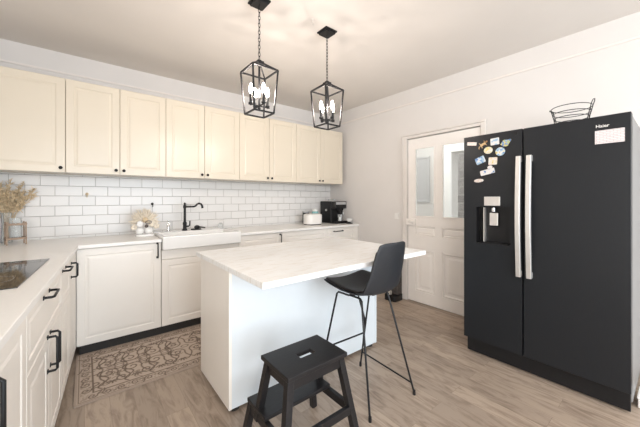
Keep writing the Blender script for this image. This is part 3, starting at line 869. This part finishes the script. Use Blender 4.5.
# ------------------------------------------------------------------ step stool
ss = thing('step_stool', 'black wooden step stool with a handle slot in front of the island', 'step stool', (0, 0, 0))
tx0, tx1, ty0, ty1, tz = 0.680, 1.036, 1.062, 1.312, 0.500
tp = MB()
hx0, hx1, hy0, hy1 = 0.822, 0.908, 1.167, 1.209
o4 = [(tx0, ty0), (tx1, ty0), (tx1, ty1), (tx0, ty1)]; h4 = [(hx0, hy0), (hx1, hy0), (hx1, hy1), (hx0, hy1)]
v = [(x, y, z) for z in (tz - 0.022, tz) for q in (o4, h4) for x, y in q]
f = []
for k in range(4):
    k2 = (k + 1) % 4
    f += [(k, k2, 4 + k2, 4 + k), (8 + k, 8 + k2, 12 + k2, 12 + k), (k, k2, 8 + k2, 8 + k), (4 + k, 4 + k2, 12 + k2, 12 + k)]
tp.add(v, f).build('top_step', M_BLACKWOOD, ss, 0.004)
MB().box(0.655, 1.062, 1.225, 1.412, 0.228, 0.249).build('lower_step', M_BLACKWOOD, ss, 0.004)
ap = MB().box(tx0 + 0.03, tx1 - 0.03, ty0 + 0.018, ty0 + 0.034, tz - 0.075, tz - 0.0225).box(tx0 + 0.03, tx1 - 0.03, ty1 - 0.034, ty1 - 0.018, tz - 0.040, tz - 0.0225)
ap.box(tx0 + 0.018, tx0 + 0.034, ty0 + 0.04, ty1 - 0.04, tz - 0.075, tz - 0.0225).box(tx1 - 0.034, tx1 - 0.018, ty0 + 0.04, ty1 - 0.04, tz - 0.075, tz - 0.0225)
ap.build('apron', M_BLACKWOOD, ss, 0.002)
XL0, XR0, XLF, XRF = tx0 + 0.028, tx1 - 0.028, 0.640, 1.098
def sx_(z, side):                             # leg centre x at a height
    t = 1 - z / (tz - 0.0225)
    return XL0 + (XLF - XL0) * t if side < 0 else XR0 + (XRF - XR0) * t
for s_ in (-1, 1):
    MB().beam((sx_(tz - .0225, s_), ty0 + 0.034, tz - 0.0225), (sx_(0.0, s_), 1.045, 0.0), 0.034, 0.036, (1, 0, 0)).build('leg', M_BLACKWOOD, ss, 0.003)
    MB().beam((sx_(tz - .0225, s_), ty1 - 0.034, tz - 0.0225), (sx_(0.185, s_), 1.318, 0.185), 0.034, 0.034, (1, 0, 0)).build('middle_post', M_BLACKWOOD, ss, 0.003)
    MB().beam((sx_(0.2275, s_), 1.388, 0.2275), (sx_(0.0, s_), 1.425, 0.0), 0.034, 0.034, (1, 0, 0)).build('short_leg', M_BLACKWOOD, ss, 0.003)
    MB().beam((sx_(0.205, s_), 1.060, 0.205), (sx_(0.205, s_), 1.392, 0.205), 0.024, 0.042, (1, 0, 0)).build('side_rail', M_BLACKWOOD, ss, 0.002)
MB().beam((sx_(0.205, -1), 1.062, 0.205), (sx_(0.205, 1), 1.062, 0.205), 0.022, 0.040, (0, 1, 0)).build('cross_rail', M_BLACKWOOD, ss, 0.002)

# ------------------------------------------------------------------ bar stool
CX, CY = 1.455, 1.335
bs_ = thing('bar_stool', 'charcoal shell bar stool on thin black metal legs pulled up to the island', 'bar stool', (CX, CY, 0))


def shell_pt(u, v, off=0.0):
    """u across -1..1, v along the seat from front edge (0) to top of the back (1)"""
    prof = [(0.225, 0.700, 0.195), (0.12, 0.692, 0.215), (0.0, 0.674, 0.215), (-0.11, 0.670, 0.200), (-0.178, 0.696, 0.178), (-0.208, 0.78, 0.160), (-0.230, 0.87, 0.150), (-0.247, 0.95, 0.140), (-0.258, 1.014, 0.124)]
    t = v * (len(prof) - 1); i = min(int(t), len(prof) - 2); k = t - i
    a, b = prof[i], prof[i + 1]
    y = a[0] + (b[0] - a[0]) * k; z = a[1] + (b[1] - a[1]) * k; w = a[2] + (b[2] - a[2]) * k
    ty, tz_ = b[0] - a[0], b[1] - a[1]; l = math.hypot(ty, tz_); ny_, nz_ = tz_ / l, -ty / l     # normal to the sitter's side
    lift = 0.032 * u * u * (1 - 0.5 * max(0, v - 0.5)) + off
    # rounded ends: front edge bows forward in the middle, top corners drop
    if v > 0.86: z -= 0.014 * (u ** 4) * (v - 0.86) / 0.14
    if v < 0.1: y -= 0.03 * u ** 4 * (0.1 - v) / 0.1
    return (u * w, y + ny_ * lift, z + nz_ * lift)


def shell(name, m, umax, v0, v1, off, solid, nu=10, nv=22):
    b = MB()
    vv = []; ff = []
    for j in range(nv + 1):
        for i in range(nu + 1):
            vv.append(shell_pt(umax * (-1 + 2 * i / nu), v0 + (v1 - v0) * j / nv, off))
    for j in range(nv):
        for i in range(nu): ff.append((j * (nu + 1) + i, j * (nu + 1) + i + 1, (j + 1) * (nu + 1) + i + 1, (j + 1) * (nu + 1) + i))
    return b.add(vv, ff).build(name, m, bs_, smooth=80, solid=solid, sub=1)


shell('seat_shell', M_SHELL, 1.0, 0.0, 1.0, 0.0, 0.012)
shell('seat_pad', M_PAD, 0.93, 0.02, 0.90, 0.0145, 0.014)
feet = {'FL': (-0.220, 0.222), 'FR': (0.185, 0.207), 'BL': (-0.186, -0.218), 'BR': (0.218, -0.243)}
FB = 0.655
tops = {'FL': (-0.135, 0.115), 'FR': (0.185, 0.105), 'BL': (-0.125, -0.095), 'BR': (0.125, -0.095)}
def leg_pt(k, z):
    t = 1 - z / FB; a, b = tops[k], feet[k]
    return (a[0] + (b[0] - a[0]) * t, a[1] + (b[1] - a[1]) * t, z)
for k in feet:
    a = leg_pt(k, FB - 0.012); sgn = -1 if tops[k][1] > 0 else 1
    lg = MB().tube([leg_pt(k, 0.006), leg_pt(k, 0.3), a, (tops[k][0], tops[k][1] + sgn * 0.012, FB), (tops[k][0] * 0.98, tops[k][1] + sgn * 0.105, FB)], 0.0065, 8).build('leg', M_BLACK, bs_, smooth=50)
    q = leg_pt(k, 0.012)
    MB().lathe([(0.009, 0.0), (0.010, 0.004), (0.009, 0.03), (0.0, 0.031)], q[0], q[1], 10).build('rubber_foot', M_BLACK, lg, smooth=40)
MB().tube([leg_pt('FL', 0.27), leg_pt('FR', 0.27)], 0.006, 8).build('footrest', M_BLACK, bs_, smooth=50)
MB().tube([leg_pt('FR', 0.115), leg_pt('BR', 0.075)], 0.0055, 8).build('side_brace', M_BLACK, bs_, smooth=50)
MB().box(-0.13, 0.13, -0.012, 0.012, FB - 0.005, FB + 0.006).box(-0.012, 0.012, -0.09, 0.10, FB - 0.005, FB + 0.004).build('seat_bracket', M_BLACK, bs_, 0.002)
MB().tube([(-0.06, 0.0, FB), (0.14, 0.12, 0.40), leg_pt('FR', 0.18)], 0.006, 8).build('diagonal_brace', M_BLACK, bs_, smooth=50)

# ------------------------------------------------------------------ fridge (local x to the right as seen, -y towards the room)
FW, FH, FZ = 0.958, 1.783, 0.138
FY1 = 1.142
fg = thing('american_fridge', 'black double-door fridge with water dispenser by the right wall', 'fridge', (2.465, FY1, 0), -PI / 2)
MB().box(0.0, FW, 0.075, 0.700, 0.06, FH - 0.012).build('body', M_FRIDGESIDE, fg, 0.004)
MB().box(0.006, FW - 0.006, 0.05, 0.0745, 0.012, 0.135).build('toe_grille', M_FRIDGETOE, fg, 0.003)
for x in (0.03, FW - 0.09):
    MB().box(x, x + 0.06, 0.076, 0.13, 0.0, 0.0595).build('foot', M_FRIDGETOE, fg, 0.006)
split = 0.420
dx0, dx1, dz0, dz1 = 0.096, 0.340, 0.922, 1.212
dl = MB().box(0, dx0, 0, 0.07, FZ, FH).box(dx1, split - 0.004, 0, 0.07, FZ, FH).box(dx0, dx1, 0, 0.07, FZ, dz0).box(dx0, dx1, 0, 0.07, dz1, FH)
dl = dl.build('freezer_door', M_FRIDGE, fg)
dr = MB().box(split + 0.004, FW, 0, 0.07, FZ, FH).build('fridge_door', M_FRIDGE, fg, 0.004)
MB().box(0.004, split - 0.01, 0.0705, 0.0745, FZ + 0.01, FH - 0.02).box(split + 0.01, FW - 0.004, 0.0705, 0.0745, FZ + 0.01, FH - 0.02).build('door_gasket', M_FRIDGETOE, fg)
# dispenser
ds = MB().box(dx0, dx0 + 0.003, 0.001, 0.066, dz0, dz1).box(dx1 - 0.003, dx1, 0.001, 0.066, dz0, dz1).box(dx0, dx1, 0.063, 0.067, dz0, dz1).box(dx0, dx1, 0.001, 0.066, dz1 - 0.003, dz1).box(dx0, dx1, 0.001, 0.066, dz0, dz0 + 0.004)
ds.build('dispenser_niche', M_FRIDGETOE, dl)
MB().box(dx0 + 0.045, dx1 - 0.012, -0.002, 0.06, dz0 + 0.0045, dz0 + 0.012).build('drip_tray', M_FRIDGETOE, dl, 0.002)
MB().box(0.158, 0.272, -0.004, 0.001, 1.222, 1.292).build('control_panel', M_STEEL, dl, 0.002)
MB().box(0.185, 0.245, 0.030, 0.045, 1.065, 1.165).build('paddle', M_STEEL, dl, 0.004)
MB().lathe([(0.014, 0), (0.016, 0.03), (0, 0.03)], 0.215, 0.030, 14).xf(Matrix.Translation((0, 0, 1.175))).build('nozzle', M_CHROME, dl, smooth=40)
MB().box(dx0 + 0.048, dx0 + 0.054, 0.02, 0.060, dz0 + 0.01, dz1 - 0.005).build('niche_divider', M_STEEL, dl)


def bow_handle(parent, x):
    z0, z1 = 0.715, 1.582
    vv = []; ff = []; n = 16
    for i in range(n + 1):
        t = i / n; z = z0 + (z1 - z0) * t; bow = -0.042 - 0.020 * math.sin(PI * t)
        for dx, dy in ((-0.0175, 0.008), (-0.014, -0.007), (0.014, -0.007), (0.0175, 0.008)): vv.append((x + dx, bow + dy, z))
    for i in range(n):
        for k in range(4): ff.append((i * 4 + k, i * 4 + (k + 1) % 4, (i + 1) * 4 + (k + 1) % 4, (i + 1) * 4 + k))
    ff += [(0, 1, 2, 3), (n * 4 + 3, n * 4 + 2, n * 4 + 1, n * 4)]
    b = MB().add(vv, ff)
    for z in (z0 + 0.02, z1 - 0.02): b.box(x - 0.012, x + 0.012, -0.04, 0.0, z - 0.02, z + 0.02)
    h = b.build('door_handle', M_STEEL, parent, 0.002)
    h['label'] = 'brushed silver bow handle'


bow_handle(dl, 0.404)
bow_handle(dr, 0.468)
MB().lathe([(0.014, 0), (0.014, 0.003), (0, 0.004)], seg=16).xf(Matrix.Translation((split - 0.045, 0, FH - 0.028)) @ Matrix.Rotation(PI / 2, 4, 'X')).build('round_badge', M_FRIDGETOE, dl, smooth=40)


def lettering(text, height, m, parent, loc, depth=0.0008):
    cu = bpy.data.curves.new('lettering', 'FONT'); cu.body = text; cu.size = height; cu.extrude = depth; cu.resolution_u = 3; cu.offset = 0.0002
    tmp = bpy.data.objects.new('lettering_curve', cu); COL.objects.link(tmp)
    dg = bpy.context.evaluated_depsgraph_get()
    me = bpy.data.meshes.new_from_object(tmp.evaluated_get(dg))
    bpy.data.objects.remove(tmp); bpy.data.curves.remove(cu)
    me.materials.clear(); me.materials.append(m)
    o = bpy.data.objects.new('lettering', me); COL.objects.link(o); o.parent = parent
    o.location = loc; o.rotation_euler = (PI / 2, 0, 0)
    return o


lettering('Haier', 0.027, M_PLASTICW, dr, (0.806, -0.0012, 1.712))

# printed note stuck on the right fridge door
M_NOTE = brick_mat('printed_note', ('X', 'Z'), 0.030, 0.010, (0.66, 0.59, 0.59), (0.70, 0.64, 0.63), (0.40, 0.34, 0.35), 0.0012, 0.4, 0.7, 0.0)
nt_ = MB().box(0.803, 0.932, -0.0016, -0.0004, 1.612, 1.694).build('paper_note', M_NOTE, None, loc=(2.465, FY1, 0), rotz=-PI / 2)
tag(nt_, 'white printed paper note stuck below the lettering on the right fridge door', 'note')

# magnets on the freezer door: (y in room, z, half width, half height, tilt, shape, colours, label)
W_, CR, BL, LB, YE, RE, BR, GN, PK = (0.66, 0.65, 0.64), (0.66, 0.58, 0.42), (0.10, 0.20, 0.42), (0.30, 0.44, 0.58), (0.62, 0.52, 0.18), (0.6, 0.2, 0.15), (0.30, 0.16, 0.07), (0.25, 0.42, 0.25), (0.78, 0.62, 0.58)
mags = [
    (1.077, 1.723, 0.036, 0.013, -0.15, 'r', [(0.55, 0.53, 0.50), PK, (0.6, 0.58, 0.55)], 'pale grey-pink strip magnet, topmost and farthest left on the fridge door'),
    (0.993, 1.706, 0.034, 0.026, 0.5, 'lizard', [BR, (0.55, 0.38, 0.2), CR], 'brown lizard-shaped magnet near the top of the fridge door'),
    (0.906, 1.717, 0.030, 0.026, 0.05, 'r', [LB, W_, W_], 'pale square magnet at the top of the fridge door, middle of the group'),
    (0.832, 1.695, 0.036, 0.022, 0.5, 'blob', [LB, BL, YE, GN], 'blue and green irregular magnet at the top right of the group'),
    (0.953, 1.655, 0.032, 0.027, 0.0, 'e', [CR, YE, W_, CR], 'cream oval magnet under the lizard-shaped magnet'),
    (0.868, 1.635, 0.033, 0.032, 0.0, 'e', [BL, LB, W_, YE], 'round blue and yellow magnet below the blue-green one'),
    (1.012, 1.583, 0.035, 0.026, 0.35, 'r', [BL, LB, W_, LB], 'tilted blue picture magnet on the left of the group'),
    (0.920, 1.568, 0.030, 0.028, -0.05, 'r', [W_, CR, PK, YE], 'cream square picture magnet in the middle of the group'),
    (0.941, 1.522, 0.018, 0.013, 0.3, 'e', [PK, W_, PK], 'tiny pink magnet between the cream square and the long white one'),
    (0.959, 1.487, 0.052, 0.020, 0.22, 'r', [BL, W_, W_, PK], 'long tilted white magnet with lettering-like print'),
    (1.023, 1.421, 0.036, 0.014, 0.05, 'e', [W_, (0.6, 0.5, 0.45), W_], 'flat white oval magnet, lowest on the fridge door'),
]
for i, (y, z, hw, hh, tilt, shp, cols, label) in enumerate(mags):
    if shp == 'r': poly_ = rounded(-hw, hw, -hh, hh, min(hw, hh) * 0.15, 2)
    elif shp == 'e': poly_ = [(hw * math.cos(2 * PI * k / 20), hh * math.sin(2 * PI * k / 20)) for k in range(20)]
    elif shp == 'blob': poly_ = [(hw * (1 + 0.18 * math.sin(3 * a + 1)) * math.cos(a), hh * (1 + 0.2 * math.cos(4 * a)) * math.sin(a)) for a in [2 * PI * k / 24 for k in range(24)]]
    else: poly_ = None
    b = MB()
    if poly_: b.prism(poly_, 0.0004, 0.0055)
    else:
        b.ball((0, 0, 0.004), hw * 0.8, hh * 0.40, 0.004, 12, 6)
        b.ball((hw * 0.95, 0.004, 0.004), hw * 0.3, hh * 0.3, 0.004, 10, 6)
        b.tube([(-hw * 0.7, 0, 0.0035), (-hw * 1.1, -hh * 0.3, 0.0035), (-hw * 1.2, -hh * 0.8, 0.0035)], [0.005, 0.0035, 0.002], 6)
        for lx, ly in ((0.5, 1), (0.5, -1), (-0.4, 1), (-0.4, -1)):
            b.tube([(hw * lx * 0.9, 0, 0.003), (hw * lx * 1.3, ly * hh * 0.9, 0.003)], [0.0035, 0.0025], 6)
    b.xf(Matrix.Rotation(PI / 2, 4, 'X') @ Matrix.Rotation(tilt, 4, 'Z'))
    o = b.build('fridge_magnet', print_mat('magnet_print', cols, 45, i * 1.3), None, loc=(2.465, y, z), rotz=-PI / 2)
    tag(o, label, 'magnet', 'magnets on the fridge door')

# wire basket on top of the fridge
wb = thing('wire_basket', 'black oval wire basket standing on top of the fridge', 'basket', (2.70, 0.495, FH - 0.0115))
RX, RY = 0.13, 0.112
def oval(k, z): return [(RX * k * math.cos(2 * PI * i / 28), RY * k * math.sin(2 * PI * i / 28), z) for i in range(28)]
for k, z in ((0.76, 0.006), (0.81, 0.042), (0.86, 0.078), (0.92, 0.112), (1.0, 0.150)):
    MB().tube(oval(k, z), 0.0026, 6, True).build('ring', M_BLACK, wb, smooth=60)
for a in (PI / 2, -PI / 2):
    w2 = 0.24
    def bp(da, k, z): return (RX * k * math.cos(a + da), RY * k * math.sin(a + da), z)
    pts = [bp(-w2, 0.76, 0.005), bp(-w2, 0.86, 0.078), bp(-w2, 1.02, 0.155), bp(-w2 * 0.8, 1.08, 0.178), bp(0, 1.10, 0.186), bp(w2 * 0.8, 1.08, 0.178), bp(w2, 1.02, 0.155), bp(w2, 0.86, 0.078), bp(w2, 0.76, 0.005)]
    if a == PI / 2: pts = [(x, y, min(z, 0.152)) for x, y, z in pts]
    MB().tube(pts, 0.0028, 6).build('wire_handle', M_BLACK, wb, smooth=60)
    zz = [bp(w2 * (-1) ** j * 0.9, 0.77 + 0.23 * j / 6, 0.012 + 0.138 * j / 6) for j in range(7)]
    MB().tube(zz, 0.0022, 6).build('zigzag_wire', M_BLACK, wb, smooth=60)
MB().tube([(-RX * 0.76, 0, 0.004), (RX * 0.76, 0, 0.004)], 0.0026, 6).tube([(0, -RY * 0.76, 0.004), (0, RY * 0.76, 0.004)], 0.0026, 6).build('base_wires', M_BLACK, wb, smooth=60)

# small white block on the floor beside the fridge
wbk = thing('plastic_box', 'small white box on the floor against the right side of the fridge', 'box', (2.625, 0.02, 0))
MB().box(0, 0.16, 0.0, 0.150, 0.0, 0.055).build('box_body', M_PLASTICW, wbk, 0.006)
MB().box(-0.003, 0.163, -0.003, 0.153, 0.0555, 0.068).build('lid', M_PLASTICW, wbk, 0.004)

# pedal bin beside the door
pb = thing('pedal_bin', 'tall dark pedal bin by the door, partly hidden behind the bar stool', 'bin', (2.995, 2.285, 0))
MB().prism(rounded(-0.03, 0.15, -0.07, 0.10, 0.03), 0.0, 0.075).build('base', M_FRIDGETOE, pb, 0.006)
MB().prism(rounded(0.045, 0.15, -0.06, 0.09, 0.03), 0.0755, 0.52).build('bin_body', M_BROWN, pb, 0.004)
MB().prism(rounded(0.035, 0.155, -0.068, 0.098, 0.03), 0.5205, 0.56).build('lid', M_FRIDGETOE, pb, 0.008)
MB().box(-0.035, 0.01, 0.0, 0.03, 0.0755, 0.125).build('pedal', M_STEEL, pb, 0.004)

# ------------------------------------------------------------------ lantern pendants
def pendant(x, y, label):
    t = thing('lantern_pendant', label, 'pendant lamp', (x, y, H), 0, 'lantern pendants over the island')
    c = 0.060
    MB().box(-c, c, -c, c, -0.012, -0.0005).box(-c * 0.82, c * 0.82, -c * 0.82, c * 0.82, -0.026, -0.0125).build('canopy', M_BLACK, t, 0.003)
    zc, zs, zb, za = 2.237 - H, 2.168 - H, 1.872 - H, 1.932 - H
    # chain of oval links
    chn = MB(); n = 15; top = -0.026; L0 = (top - (zc + 0.012)) / n
    for k in range(n):
        z = top - L0 * (k + 0.5); hl = L0 * 0.68
        pts = []
        for i in range(12):
            a = 2 * PI * i / 12; px, pz = 0.0075 * math.cos(a), hl * math.sin(a)
            pts.append((px, 0, z + pz) if k % 2 else (0, px, z + pz))
        chn.tube(pts, 0.0021, 5, True)
    chn.build('chain', M_BLACK, t, smooth=60)
    fr_ = MB(); r = 0.0052
    S, B_ = 0.095, 0.074
    cs = [(-1, -1), (1, -1), (1, 1), (-1, 1)]
    for i in range(4):
        a, b = cs[i], cs[(i + 1) % 4]
        fr_.beam((a[0] * S, a[1] * S, zs), (b[0] * S, b[1] * S, zs), 2 * r, 2 * r, (0, 0, 1))
        fr_.beam((a[0] * B_, a[1] * B_, zb), (b[0] * B_, b[1] * B_, zb), 2 * r, 2 * r, (0, 0, 1))
        fr_.beam((a[0] * S, a[1] * S, zs), (a[0] * B_, a[1] * B_, zb), 2 * r, 2 * r)
        fr_.beam((a[0] * S, a[1] * S, zs), (a[0] * 0.018, a[1] * 0.018, zc - 0.012), 2 * r, 2 * r)
    fr_.build('cage', M_BLACK, t, 0.001)
    MB().box(-0.026, 0.026, -0.026, 0.026, zc - 0.022, zc).box(-0.012, 0.012, -0.012, 0.012, zc, zc + 0.012).build('cap', M_BLACK, t, 0.003)
    MB().tube([(0, 0, zc - 0.022), (0, 0, za - 0.02)], 0.0075, 10).ball((0, 0, za - 0.022), 0.011).build('centre_rod', M_BLACK, t, smooth=50)
    ar = MB()
    k = 0.090
    for a in ((1, 0), (0, 1), (-1, 0), (0, -1)):
        ar.beam((0, 0, za - 0.006), (a[0] * 0.0805, a[1] * 0.0805, za - 0.006), 0.008, 0.008, (0, 0, 1))
    ar.build('cross_arm', M_BLACK, t, 0.001)
    for a in ((1, 0), (0, 1), (-1, 0), (0, -1)):
        ex, ey = a[0] * 0.064, a[1] * 0.064
        cd = MB().lathe([(0.006, za - 0.012), (0.016, za + 0.002), (0.016, za + 0.006), (0.0095, za + 0.010), (0.0095, za + 0.068), (0.0, za + 0.068)], ex, ey, 14).build('candle_sleeve', M_BLACK, t, smooth=40)
        bl = MB().lathe([(0.006, za + 0.0685), (0.010, za + 0.080), (0.0135, za + 0.094), (0.0125, za + 0.108), (0.008, za + 0.124), (0.003, za + 0.137), (0.0, za + 0.140)], ex, ey, 12).build('bulb', M_BULB, cd, smooth=70)
    return t


pendant(0.955, 1.862, 'nearer black cage lantern with four candle bulbs, on the left over the island')
pendant(1.562, 1.843, 'farther black cage lantern with four candle bulbs, on the right over the island')
